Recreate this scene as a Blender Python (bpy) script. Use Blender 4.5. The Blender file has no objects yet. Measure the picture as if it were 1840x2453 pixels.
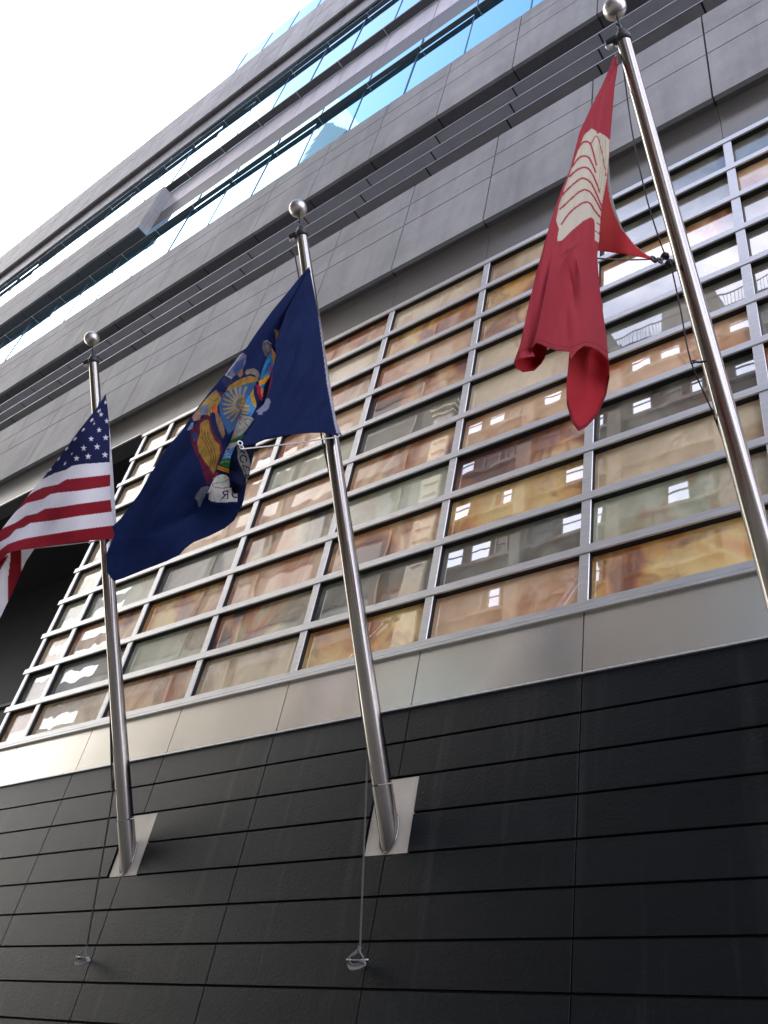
import bpy, bmesh, math, random
import numpy as np
from mathutils import Vector, Matrix
random.seed(7)
S=bpy.context.scene; COL=S.collection
# ------------------------------------------------------------ camera calibration (rows: camera right, down, forward)
RM=np.array([[0.7906335, 0.5870839, 0.1738713], [-0.2776167, 0.5968243, -0.7528146], [-0.5457359, 0.5469308, 0.6348535]]); F=2105.952; CX,CY=920.,1226.5; CZ=1.6
def ray(px,py): return RM.T@np.array([px-CX,py-CY,F])
def atx(px,py,x):
    r=ray(px,py); t=x/r[0]; return Vector((x,r[1]*t,r[2]*t+CZ))
def aty(px,py,y):
    r=ray(px,py); t=y/r[1]; return Vector((r[0]*t,y,r[2]*t+CZ))
cam=bpy.data.cameras.new('camera'); co=bpy.data.objects.new('camera',cam); COL.objects.link(co)
r_,d_,f_=[Vector(v) for v in RM]
M4=Matrix.Identity(4)
for i in range(3): M4[i][0]=r_[i]; M4[i][1]=-d_[i]; M4[i][2]=-f_[i]
M4[2][3]=CZ; co.matrix_world=M4
cam.sensor_fit='VERTICAL'; cam.sensor_height=36; cam.lens=36*F/2453; cam.clip_end=2000; cam.clip_start=.05
S.camera=co
# ------------------------------------------------------------ object helpers
def tag(o,label=None,cat=None,group=None,kind=None):
    if label: o['label']=label
    if cat: o['category']=cat
    if group: o['group']=group
    if kind: o['kind']=kind
    return o
def empty(name,loc=(0,0,0)):
    o=bpy.data.objects.new(name,None); o.location=loc; COL.objects.link(o); o.empty_display_size=.2; return o
class MB:
    def __init__(s): s.v=[];s.f=[];s.sm=[];s.tone=False
    def box(s,x0,x1,y0,y1,z0,z1,ch=0):
        n=len(s.v)
        s.v+=[(x,y,z) for x in(x0,x1) for y in(y0,y1) for z in(z0,z1)]
        s.f+=[tuple(n+i for i in q) for q in((0,1,3,2),(4,6,7,5),(0,4,5,1),(2,3,7,6),(0,2,6,4),(1,5,7,3))]; s.sm+=[0]*6
        return s
    def prism(s,prof,x0,x1,closed=True):   # prof: (y,z) polygon extruded along x
        n=len(s.v);k=len(prof)
        s.v+=[(x0,y,z) for y,z in prof]+[(x1,y,z) for y,z in prof]
        for i in range(k if closed else k-1):
            j=(i+1)%k; s.f.append((n+i,n+j,n+k+j,n+k+i)); s.sm.append(0)
        if closed: s.f+=[tuple(n+i for i in range(k))[::-1],tuple(n+k+i for i in range(k))]; s.sm+=[0,0]
        return s
    def tube(s,pts,r,seg=12,cap=True,smooth=1):
        pts=[Vector(p) for p in pts]; rs=r if isinstance(r,(list,tuple)) else [r]*len(pts)
        n0=len(s.v); up=None
        for i,p in enumerate(pts):
            t=(pts[min(i+1,len(pts)-1)]-pts[max(i-1,0)]).normalized()
            if up is None:
                up=Vector((0,0,1)) if abs(t.z)<.9 else Vector((1,0,0))
            a=t.cross(up).normalized(); b=a.cross(t).normalized(); up=b
            for k in range(seg):
                w=2*math.pi*k/seg; s.v.append(tuple(p+rs[i]*(math.cos(w)*a+math.sin(w)*b)))
        for i in range(len(pts)-1):
            for k in range(seg):
                a=n0+i*seg+k;b=n0+i*seg+(k+1)%seg; s.f.append((a,b,b+seg,a+seg)); s.sm.append(smooth)
        if cap:
            e=n0+(len(pts)-1)*seg; m=len(s.v); s.v+=s.v[n0:n0+seg]+s.v[e:e+seg]
            s.f.append(tuple(m+k for k in range(seg))[::-1]); s.f.append(tuple(m+seg+k for k in range(seg))); s.sm+=[0,0]
        return s
    def lathe(s,prof,c,axis=(0,0,1),seg=32):  # prof (r,h)
        c=Vector(c);ax=Vector(axis).normalized();a=ax.orthogonal().normalized();b=ax.cross(a);n=len(s.v)
        for r,h in prof:
            for k in range(seg):
                w=2*math.pi*k/seg; s.v.append(tuple(c+ax*h+r*(math.cos(w)*a+math.sin(w)*b)))
        for i in range(len(prof)-1):
            for k in range(seg):
                p=n+i*seg+k;q=n+i*seg+(k+1)%seg; s.f.append((p,q,q+seg,p+seg)); s.sm.append(1)
        return s
    def build(s,name,mat,parent=None,bevel=0,origin=None):
        me=bpy.data.meshes.new(name)
        v=s.v
        if origin is not None: v=[(x-origin[0],y-origin[1],z-origin[2]) for x,y,z in v]
        me.from_pydata(v,[],s.f); me.materials.append(mat)
        me.polygons.foreach_set('use_smooth',[bool(q) for q in s.sm]); me.update()
        if s.tone:
            rn=random.Random(len(s.f)); at=me.attributes.new('tone','FLOAT','FACE'); vals=[]
            for i in range(len(s.f)//6): vals+=[rn.gauss(0,1)]*6
            at.data.foreach_set('value',vals)
        bm=bmesh.new(); bm.from_mesh(me); bmesh.ops.recalc_face_normals(bm,faces=bm.faces); bm.to_mesh(me); bm.free()
        o=bpy.data.objects.new(name,me); COL.objects.link(o)
        if origin is not None: o.location=origin
        if parent: o.parent=parent
        if bevel:
            m=o.modifiers.new('bevel','BEVEL'); m.width=bevel; m.segments=1; m.limit_method='ANGLE'
        return o
# ------------------------------------------------------------ materials
def newmat(name):
    m=bpy.data.materials.new(name); m.use_nodes=True; nt=m.node_tree; b=nt.nodes['Principled BSDF']; return m,nt,b
def N(nt,t,**k):
    n=nt.nodes.new(t)
    for a,v in k.items():
        if a.startswith('i_'): n.inputs[a[2:].replace('_',' ')].default_value=v
        else: setattr(n,a,v)
    return n
def ramp(nt,fac,stops):
    r=nt.nodes.new('ShaderNodeValToRGB'); e=r.color_ramp.elements
    while len(e)<len(stops): e.new(.5)
    for q,(p,c) in zip(e,stops): q.position=p; q.color=(*c,1)
    nt.links.new(fac,r.inputs[0]); return r.outputs[0]
def coords(nt,scale=(1,1,1),rnd=False,obj=False):
    tc=N(nt,'ShaderNodeTexCoord'); mp=N(nt,'ShaderNodeMapping'); mp.inputs['Scale'].default_value=scale
    nt.links.new(tc.outputs['Object'],mp.inputs[0])
    if rnd:
        oi=N(nt,'ShaderNodeObjectInfo'); mu=N(nt,'ShaderNodeVectorMath',operation='SCALE'); cx=N(nt,'ShaderNodeCombineXYZ')
        for i,s in enumerate((1.,.7,.45)):
            mm=N(nt,'ShaderNodeMath',operation='MULTIPLY'); mm.inputs[1].default_value=s*60; nt.links.new(oi.outputs['Random'],mm.inputs[0]); nt.links.new(mm.outputs[0],cx.inputs[i])
        nt.links.new(cx.outputs[0],mp.inputs['Location'])
    return mp.outputs[0]
def noise(nt,vec,scale,detail=4,rough=.5,dist=0):
    n=N(nt,'ShaderNodeTexNoise'); n.inputs['Scale'].default_value=scale; n.inputs['Detail'].default_value=detail
    n.inputs['Roughness'].default_value=rough; n.inputs['Distortion'].default_value=dist; nt.links.new(vec,n.inputs['Vector']); return n
def bump(nt,b,h,strength,dist=.01,inp='Normal'):
    bp=N(nt,'ShaderNodeBump'); bp.inputs['Strength'].default_value=strength; bp.inputs['Distance'].default_value=dist
    nt.links.new(h,bp.inputs['Height']); nt.links.new(bp.outputs[0],b.inputs[inp]); return bp
def mix(nt,a,b,f,mode='MIX'):
    m=N(nt,'ShaderNodeMix',data_type='RGBA',blend_type=mode)
    for s,v in((0,f),(6,a),(7,b)):
        if hasattr(v,'links') or hasattr(v,'node'): nt.links.new(v,m.inputs[s])
        else: m.inputs[s].default_value=v if s==0 else (*v,1)
    return m.outputs[2]
def toned(nt,c,amt):
    a=N(nt,'ShaderNodeAttribute'); a.attribute_name='tone'; m=N(nt,'ShaderNodeMath',operation='MULTIPLY_ADD'); m.inputs[1].default_value=amt; m.inputs[2].default_value=1
    nt.links.new(a.outputs['Fac'],m.inputs[0]); return mix(nt,c,m.outputs[0],1.,'MULTIPLY')
def metal(name,c,rough=.3,met=1.,streak=(1,1,1),amt=.06,sc=20,bmp=0):
    m,nt,b=newmat(name); b.inputs['Metallic'].default_value=met
    v=coords(nt,streak); n=noise(nt,v,sc,5,.6)
    lo=tuple(x*.88 for x in c); hi=tuple(min(1,x*1.1) for x in c)
    nt.links.new(ramp(nt,n.outputs[0],[(.3,lo),(.7,hi)]),b.inputs['Base Color'])
    mr=N(nt,'ShaderNodeMapRange'); mr.inputs[3].default_value=rough-amt; mr.inputs[4].default_value=rough+amt
    nt.links.new(n.outputs[0],mr.inputs[0]); nt.links.new(mr.outputs[0],b.inputs['Roughness'])
    if bmp: n2=noise(nt,v,3,2); bump(nt,b,n2.outputs[0],bmp,.02)
    return m
def m_granite():
    m,nt,b=newmat('black_flamed_granite'); v=coords(nt)
    a=noise(nt,v,90,6,.7); c=noise(nt,v,1.3,3,.5)
    col=ramp(nt,a.outputs[0],[(.3,(.0030,.0050,.0068)),(.62,(.005,.0075,.0100)),(.78,(.024,.026,.027))])
    w=N(nt,'ShaderNodeTexNoise'); w.inputs['Scale'].default_value=150; nt.links.new(v,w.inputs['Vector'])
    spk=ramp(nt,w.outputs[0],[(.72,(0,0,0)),(.8,(1,1,1))])
    col=mix(nt,col,(.09,.085,.08),mix(nt,(0,0,0),spk,.35))
    col=mix(nt,col,ramp(nt,c.outputs[0],[(.35,(.80,.84,.92)),(.7,(1.15,1.12,1.1))]),1.,'MULTIPLY')
    stn=noise(nt,coords(nt,(1.6,1,.12)),2.2,6,.65,.3); col=mix(nt,col,(.035,.036,.038),ramp(nt,stn.outputs[0],[(.55,(0,0,0)),(.75,(.6,.6,.6))]))
    col=toned(nt,col,.13)
    nt.links.new(col,b.inputs['Base Color'])
    nt.links.new(ramp(nt,a.outputs[0],[(.3,(.27,)*3),(.7,(.44,)*3)]),b.inputs['Roughness'])
    d=noise(nt,v,38,8,.72); bump(nt,b,d.outputs[0],.4,.012); b.inputs['Specular IOR Level'].default_value=.19
    return m
def m_limestone(name='grey_stone',c=(.325,.332,.34)):
    m,nt,b=newmat(name); v=coords(nt); vs=coords(nt,(1.2,1,.2)); vd=coords(nt,(.35,1,1.6))
    a=noise(nt,v,1.1,6,.6,.4); st=noise(nt,vs,1.1,5,.6,.3); fine=noise(nt,v,60,5,.7)
    k=ramp(nt,a.outputs[0],[(.3,tuple(x*.80 for x in c)),(.7,tuple(x*1.12 for x in c))])
    k=mix(nt,k,ramp(nt,st.outputs[0],[(.34,(.84,.85,.86)),(.5,(.98,.98,.98)),(.66,(1.09,1.08,1.07))]),1.,'MULTIPLY')
    sc=noise(nt,coords(nt,(1,1,2.6)),5.5,3,.4,1.5)
    k=mix(nt,k,(.46,.44,.42),ramp(nt,sc.outputs[0],[(.735,(0,0,0)),(.76,(.7,.7,.7))]))
    k=mix(nt,k,ramp(nt,fine.outputs[0],[(.3,(.9,.9,.9)),(.7,(1.08,1.08,1.08))]),1.,'MULTIPLY')
    s2=noise(nt,coords(nt,(2.6,1,.3)),1.6,6,.6,.5); k=mix(nt,k,ramp(nt,s2.outputs[0],[(.36,(.90,.90,.91)),(.55,(1,1,1))]),1.,'MULTIPLY')
    k=toned(nt,k,.035)
    nt.links.new(k,b.inputs['Base Color']); b.inputs['Roughness'].default_value=.62
    bump(nt,b,fine.outputs[0],.25,.004); return m
def m_onyx(name,stops,vein=(.25,.1,.05),vamt=.5,scale=1.2):
    """polished onyx panel behind flat glass: veined base, clear reflective coat with a slight roller wave"""
    m,nt,b=newmat(name); v=coords(nt,(1.25,1,.95),rnd=True); 
    a=noise(nt,v,scale*.62,5,.45,1.0); w=noise(nt,v,scale*.8,6,.5,1.3); g=noise(nt,v,scale*5,4,.5,.6)
    c=ramp(nt,a.outputs[0],stops)
    vm=ramp(nt,w.outputs[0],[(.5,(0,0,0)),(.57,(vamt*.8,)*3),(.61,(vamt*.25,)*3),(.70,(vamt,)*3),(.85,(vamt*.3,)*3)])
    c=mix(nt,c,(1.42,1.34,1.14),1.,'MULTIPLY'); c=mix(nt,c,vein,vm)
    c=mix(nt,c,ramp(nt,g.outputs[0],[(.35,(.93,.92,.9)),(.65,(1.05,1.04,1.03))]),1.,'MULTIPLY')
    nt.links.new(c,b.inputs['Base Color']); b.inputs['Roughness'].default_value=.5
    b.inputs['Coat Weight'].default_value=1; b.inputs['Coat Roughness'].default_value=.012; b.inputs['Coat IOR'].default_value=COATIOR
    wv=noise(nt,coords(nt,(1,1,.5),rnd=True),3.0,1,.4,.2); bump(nt,b,wv.outputs[0],1,.0009,'Coat Normal')
    return m
COATIOR=3.2
ONYX={
 'cream':m_onyx('onyx_cream',[(.30,(.36,.27,.17)),(.40,(.50,.42,.30)),(.5,(.62,.56,.43)),(.64,(.66,.58,.44)),(.74,(.50,.36,.20))],(.46,.20,.07),.5),
 'amber':m_onyx('onyx_amber',[(.36,(.22,.09,.05)),(.41,(.50,.22,.08)),(.46,(.62,.38,.12)),(.54,(.67,.54,.25)),(.68,(.56,.24,.08))],(.30,.09,.04),.75),
 'peach':m_onyx('onyx_peach',[(.34,(.50,.20,.08)),(.41,(.58,.36,.22)),(.5,(.66,.49,.35)),(.62,(.60,.42,.28)),(.72,(.42,.22,.12))],(.50,.15,.045),.7),
 'rust':m_onyx('onyx_rust',[(.36,(.10,.055,.045)),(.42,(.30,.12,.07)),(.48,(.58,.32,.16)),(.56,(.64,.48,.30)),(.66,(.38,.15,.07))],(.15,.05,.04),.75),
 'green':m_onyx('onyx_green',[(.34,(.20,.22,.17)),(.42,(.34,.40,.32)),(.5,(.44,.50,.42)),(.62,(.38,.43,.35)),(.72,(.30,.24,.14))],(.42,.14,.05),.6),
 'grey':m_onyx('onyx_grey',[(.34,(.05,.055,.05)),(.42,(.10,.115,.105)),(.5,(.19,.215,.20)),(.62,(.14,.155,.145)),(.72,(.20,.14,.09))],(.24,.13,.06),.4),
 'mixed':m_onyx('onyx_mixed',[(.38,(.09,.10,.095)),(.43,(.24,.10,.07)),(.48,(.52,.26,.12)),(.54,(.50,.48,.32)),(.64,(.14,.15,.14))],(.10,.04,.04),.8),
}
GR=m_granite(); ST=m_limestone()
STEEL=metal('brushed_steel',(.60,.58,.54),.36,1,(.6,8,8),.05,9)
FRAME=metal('satin_aluminium',(.65,.66,.67),.36,.8,(.5,6,6),.06,10)
BAND=metal('satin_metal_band',(.86,.82,.72),.24,.9,(1,1,.3),.03,.8)
POLE=metal('pole_steel',(.31,.295,.275),.17,1,(9,9,1.2),.04,14,.006)
PALE=metal('pale_metal_panel',(.56,.55,.59),.45,.4,(1,1,.3),.05,3)
DARKM=metal('dark_bronze_metal',(.13,.13,.14),.5,.3,(1,1,1),.06,8)
LOUV=metal('louvre_grey_metal',(.42,.43,.47),.5,.2,(.4,1,1),.06,4)
TRIM=metal('bright_trim',(.68,.69,.72),.35,.6)
VOID=metal('dark_void',(.012,.013,.017),.6,0)
GAP=metal('joint_black',(.012,.012,.013),.8,0)
RUBBER=metal('dark_cast_metal',(.05,.052,.058),.45,.6)
COVE=metal('cove_metal',(.22,.215,.205),.38,.85,(.4,1,1),.03,1.5)
BLT=metal('blade_edge',(.40,.41,.43),.4,.5)
def m_glass(name,c,rough=.02,wave=.05):
    m,nt,b=newmat(name); b.inputs['Base Color'].default_value=(*c,1); b.inputs['Metallic'].default_value=1; b.inputs['Roughness'].default_value=rough
    v=coords(nt,(1,1,1),rnd=True); n=noise(nt,v,.9,2,.5,.3); bump(nt,b,n.outputs[0],wave,.05); return m
BLUEG=m_glass('blue_mirror_glass',(.27,.70,.95)); SCRG=m_glass('cyan_screen_glass',(.10,.50,.72)); OPPG=m_glass('window_glass',(.75,.8,.82),.03,.1); DARKG=metal('bronze_glass',(.045,.035,.028),.3,0)
def m_wall(name,c,sc=3):
    m,nt,b=newmat(name); v=coords(nt); a=noise(nt,v,sc,6,.6)
    nt.links.new(ramp(nt,a.outputs[0],[(.3,tuple(x*.82 for x in c)),(.7,tuple(x*1.12 for x in c))]),b.inputs['Base Color']); b.inputs['Roughness'].default_value=.8
    bump(nt,b,a.outputs[0],.2,.02); return m
ROPE=m_wall('rope_grey',(.025,.026,.027),60); ROPEM=m_wall('rope_mid',(.10,.10,.10),60); ROPEW=m_wall('rope_white',(.75,.75,.73),60)
# ------------------------------------------------------------ ground
tag(MB().box(-300,300,-300,300,-.6,-.16).build('ground',m_wall('ground_concrete',(.08,.078,.075))),kind='structure')
tag(MB().box(-200,200,-9,1.2-2.2,-.15,-.146).build('road',m_wall('asphalt',(.05,.05,.052))),kind='structure')
tag(MB().box(-200,200,-1.0,4.9,-.145,0).build('pavement',m_wall('pavement_concrete',(.075,.072,.07))),kind='structure')
tag(MB().box(-200,200,-12.9,-9.0,-.145,0).build('pavement',m_wall('pavement_far',(.09,.087,.085))),kind='structure')
rm=MB()
for i in range(-20,20): rm.box(i*6,i*6+3,-5.06,-4.94,-.142,-.138)
tag(rm.build('road_marking',m_wall('road_paint',(.75,.74,.70))),kind='structure')
# ------------------------------------------------------------ office building
PX=1.5326; G0=-2.695; J0=-2.6537; XR=4.2; XL=-40.
B=empty('office_building',(-10,5,0)); 
tag(B,'multi-storey grey stone and glass office building with black granite base and onyx window grid','building')
def part(mb,name,mat,par=B,bevel=0):
    o=mb.build(name,mat,None,bevel); o.parent=par; o.matrix_parent_inverse=par.matrix_world.inverted() if par is not B else Matrix.Translation((10,-5,0)); return o
bpy.context.view_layer.update()
# granite cladding
def gcols(off,x0,x1):
    ks=range(math.floor((off-x1)/PX)-1,math.ceil((off-x0)/PX)+2)
    return sorted(off-PX*k for k in ks if x0<off-PX*k<x1)
plates=[(-7.25,.208),(-4.19,.2),(-1.125,.2)]
gz0=4.982; gp=.298; gb=MB(); gb.tone=True
xs=[XL]+gcols(J0,XL,XR)+[XR]
for r in range(17):
    zt=gz0-gp*r; zb=max(zt-gp,.02); 
    for a,b in zip(xs,xs[1:]):
        segs=[(a+.0045,b-.0045)]
        if r in(2,3):
            for pc,hw in plates:
                ns=[]
                for s0,s1 in segs:
                    if pc+hw<s0 or pc-hw>s1: ns.append((s0,s1)); continue
                    if pc-hw-.012>s0: ns.append((s0,pc-hw-.012))
                    if pc+hw+.004<s1: ns.append((pc+hw+.004,s1))
                segs=ns
        for s0,s1 in segs: gb.box(s0,s1,5.0,5.03,zb+.008,zt-.009 if r else zt)
part(gb,'stone_cladding',GR,bevel=.0022)
part(MB().box(XL,XR,5.032,5.06,0,4.98),'cladding_backing',GAP)
# metal band over granite
bb=MB(); bx=[XL]+gcols(G0+.03,XL,XR)+[XR]
for a,b in zip(bx,bx[1:]): bb.box(a+.005,b-.005,5.02,5.045,5.004,5.546)
part(bb,'metal_band',BAND)
part(MB().box(XL+.01,XR-.01,5.0235,5.04,5.006,5.544),'joint_seal',VOID)
part(MB().box(XL,XR,5.046,5.06,4.99,5.56),'band_backing',GAP)
part(MB().box(XL,XR,4.984,5.018,4.984,4.999),'edge_trim',TRIM)
part(MB().box(XL,XR,4.985,5.04,5.5475,5.561).box(XL,XR,4.985,4.992,5.535,5.5475),'drip_edge',FRAME)
# curtain wall
CWL=-11.12; CWR=1.95
cw=part(MB().box(CWL,CWR,5.135,5.15,5.56,11.5),'curtain_wall',GAP)
bpy.context.view_layer.update()
def sub(mb,name,mat,par,bevel=0): 
    o=mb.build(name,mat,None,bevel); o.parent=par; o.matrix_parent_inverse=par.matrix_world.inverted(); return o
tz=[5.603]+[6.188+.584*i for i in range(10)]
th=[.033]+[.042]*9+[.046]
mx=[-11.055]+[G0-PX*k for k in range(5,-4,-1)]
core=MB()
for i,z in enumerate(tz):
    h=th[i]; y0=5.036
    sub(MB().box(CWL-.045,CWR,y0 if i else 4.992,5.058,z-h,z+h),'transom',FRAME,cw,.004)
    core.box(CWL,CWR,5.058,5.13,z-h+.006,z+h-.004)
for i,x in enumerate(mx[:-1]):
    w=.045 if i else .04; m=MB()
    for a,b,ha,hb in zip(tz,tz[1:],th,th[1:]): m.box(x-w,x+w,5.046,5.062,a+ha+.001,b-hb-.001); core.box(x-w+.005,x+w-.005,5.062,5.129,a+ha-.003,b-hb+.005)
    sub(m,'mullion',FRAME,cw,.004)
sub(core,'frame_core',GAP,cw)  # black frame sides stand in for shade under transoms and beside mullions
rows=[ # bottom row first ; columns left to right (h g f e d c b a a2)
 ['rust','cream','rust','cream','amber','peach','amber','cream','peach'],
 ['grey','grey','green','mixed','grey','grey','green','peach','cream'],
 ['cream','rust','amber','peach','rust','amber','cream','green','amber'],
 ['green','green','grey','mixed','green','rust','grey','peach','green'],
 ['cream','grey','peach','peach','rust','peach','peach','grey','peach'],
 ['cream','green','peach','green','grey','cream','grey','grey','grey'],
 ['grey','peach','rust','peach','rust','cream','grey','grey','grey'],
 ['cream','cream','peach','rust','peach','rust','rust','grey','rust'],
 ['cream','peach','amber','cream','amber','amber','grey','rust','grey'],
 ['cream','cream','rust','rust','cream','cream','grey','grey','rust']]
for r in range(10):
    for c in range(9):
        x0=mx[c]+.04; x1=mx[c+1]-.04; z0=tz[r]+th[r]; z1=tz[r+1]-th[r+1]
        o=MB().box(x0,x1,5.112,5.12,z0,z1).build('pane',ONYX[rows[r][c]],None,0,origin=((x0+x1)/2,5.112,(z0+z1)/2))
        o.parent=cw; o.matrix_parent_inverse=cw.matrix_world.inverted(); bpy.context.view_layer.update()
# cove above the curtain wall, and open recess at the left
cv=MB(); cx_=[XL]+gcols(G0-.03,XL,XR)+[XR]
prof=[(4.955,12.15),(4.965,12.128),(4.985,12.09),(5.003,12.04),(5.018,11.98),(5.03,11.91),(5.038,11.83),(5.043,11.74),(5.046,11.64),(5.047,11.515),(5.09,11.515),(5.09,12.15)]
for a,b in zip(cx_,cx_[1:]): cv.prism(prof,a+.003,b-.003)
o=part(cv,'soffit_cove',COVE)
part(MB().box(XL,CWL-.06,5.0,5.03,11.455,11.475),'edge_trim',TRIM)
part(MB().box(XL,CWL-.06,5.03,5.3,11.47,11.485),'recess_soffit',DARKM)
part(MB().box(XL,CWL+.01,7.3,7.4,4.99,11.6).box(CWL,CWL+.06,5.16,7.3,4.99,11.6).box(XL,CWL,5.3,7.3,11.5,11.6).box(XL,CWL,5.07,7.3,4.9,4.982),'recess_lining',VOID)
part(MB().box(XL,CWL-.1,7.24,7.29,8.3,8.36),'recess_rail',DARKM)
# stone fascias
def fascia(y,z0,z1,grooves,off,x0=XL,x1=XR,dep=.35,gap=.022,name='stone_fascia',mat=None,vj=True):
    m=MB(); m.tone=True; zs=[z0]+grooves+[z1]; xs=[x0]+(gcols(off,x0+.2,x1-.2) if vj else [])+[x1]
    for za,zb in zip(zs,zs[1:]):
        for a,b in zip(xs,xs[1:]): m.box(a+gap/2,b-gap/2,y,y+.06,za+(gap/2 if za!=z0 else 0),zb-(gap/2 if zb!=z1 else 0))
    o=part(m,name,mat or ST)
    return o
def soffit(y0,y1,z,off,mat,x0=XL,x1=XR,th=.03,name='soffit_panel',gap=.03):
    m=MB(); xs=[x0]+gcols(off,x0+.2,x1-.2)+[x1]
    for a,b in zip(xs,xs[1:]): m.box(a+gap/2,b-gap/2,y0,y1,z,z+th)
    o=part(m,name,mat); part(MB().box(x0+.03,x1-.03,y0+.003,y1-.003,z+.003,z+th-.004),'joint_seal',VOID); return o
GF=-4.257+PX
fascia(4.84,12.134,14.466,[13.294,13.888],GF)
soffit(4.905,5.1,12.14,GF,DARKM)
part(MB().box(XL,XR,4.905,5.4,12.2,14.45),'fascia_core',GAP)
for z in(15.18,15.73,16.29):
    m=MB(); xs=[XL]+gcols(GF,XL,XR)+[XR]
    for a,b in zip(xs,xs[1:]): m.box(a+.014,b-.014,4.945,5.34,z,z+.02)
    part(m,'louvre_blade',LOUV); part(MB().box(XL+.02,XR-.02,4.949,5.335,z+.002,z+.018),'joint_seal',VOID)
    part(MB().box(XL,XR,4.93,4.944,z-.002,z+.019),'blade_trim',BLT)
part(MB().box(XL,XR,5.345,5.4,14.4,16.9),'louvre_backing',DARKM)
fascia(4.85,16.85,19.1,[18.015,18.583],GF)
soffit(4.915,5.34,16.857,GF,DARKM)
part(MB().box(XL,XR,4.915,5.155,16.9,19.08),'fascia_core',GAP)
# window bands
def winband(y,z0,z1,off,name):
    root=part(MB().box(XL,XR,y+.05,y+.08,z0,z1),name,VOID); bpy.context.view_layer.update(); inv=root.matrix_world.inverted()
    xs=gcols(off,XL,XR)+[XR]; xs=[x for x in xs if x>-34]
    for a,b in zip(xs,xs[1:]):
        o=MB().box(a+.012,b-.012,y,y+.02,z0,z1).build('pane',BLUEG,None,0,origin=((a+b)/2,y,z0)); o.parent=root; o.matrix_parent_inverse=inv
        o.rotation_euler=(random.uniform(-.003,.003),0,random.uniform(-.004,.004))
    m=MB()
    for a in xs[:-1]: m.box(a-.0115,a+.0115,y-.012,y+.03,z0,z1)
    o=m.build('mullion',DARKB,None); o.parent=root; o.matrix_parent_inverse=inv
DARKB=metal('blue_black_gasket',(.03,.07,.12),.4,.3)
winband(5.17,19.0,23.12,-5.873,'window_band')
winband(5.24,25.56,30.6,-10.62,'window_band')
def shade(yi,yo,z,lip,off,x0=XL,mat=DARKM,name='sunshade'):
    root=part(MB().box(x0,XR,yo,yi,z,z+.025).box(x0,XR,yo-.02,yo-.002,z-.002,z+lip),name,mat)
    bpy.context.view_layer.update()
    for x in gcols(off,-36,XR):
        o=MB().box(x-.009,x+.009,yo-.03,yi,z-.022,z-.003).build('bracket_strip',TRIM,None); o.parent=root; o.matrix_parent_inverse=root.matrix_world.inverted()
shade(5.165,5.075,22.3,.04,-5.76)
shade(5.178,4.996,25.535,.09,-7.45)
shade(5.235,5.135,29.17,.04,-10.5)
# dark band, pale band
m=MB(); xs=[XL]+gcols(-7.316,XL,XR)+[XR]
for a,b in zip(xs,xs[1:]): m.box(a+.005,b-.005,5.185,5.235,23.13,24.16)
part(m,'dark_band',DARKM)
m=MB()
for a,b in zip(xs,xs[1:]): m.box(a+.012,b-.012,5.18,5.235,24.17,25.53)
part(m,'pale_band',PALE)
# projecting stone box at the left
bx0=-17.35
fascia(4.84,22.85,25.14,[23.99,24.6],-17.35,XL,bx0,name='stone_box')
part(MB().box(bx0,bx0+.03,4.84,4.985,22.85,25.14).box(bx0,bx0+.03,4.99,5.178,22.85,23.98).box(bx0,bx0+.03,4.99,5.178,23.99,25.14),'box_end',ST)
soffit(4.905,5.178,22.857,-17.35,DARKM,XL,bx0)
part(MB().box(XL,bx0-.01,4.905,5.178,22.9,25.13),'box_core',GAP)
# top fascia
fascia(4.99,31.24,34.63,[33.2],GF,gap=.028)
soffit(5.055,5.24,31.25,GF,DARKM)
m=MB(); xs=[XL]+gcols(GF,XL,XR)+[XR]
for a,b in zip(xs,xs[1:]): m.box(a+.014,b-.014,5.17,5.235,30.14,31.245)
part(m,'under_fascia_panel',metal('mid_grey_panel',(.26,.26,.27),.5,.2))
part(MB().box(XL,XR,5.055,5.5,31.3,34.6),'fascia_core',GAP)
# glass parapet on the roof
gp_=part(MB().box(-20.8,XR,5.5,5.53,34.4,39.9).box(-20.8,-20.77,5.53,9,34.4,39.9),'roof_glass_screen',SCRG)
bpy.context.view_layer.update()
m=MB()
for x in gcols(-20.0,-20.7,XR): m.box(x-.012,x+.012,5.485,5.498,34.4,39.85)
o=m.build('screen_post',DARKB,None); o.parent=gp_; o.matrix_parent_inverse=gp_.matrix_world.inverted()
# body of the building
part(MB().box(XL,XR,7.5,26,0,34.4).box(XL,XR,5.41,7.5,11.62,34.4).box(CWL+.1,XR,5.2,7.5,0,11.62).box(XL,CWL+.1,5.1,7.5,0,4.9),'building_body',GAP)
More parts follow.
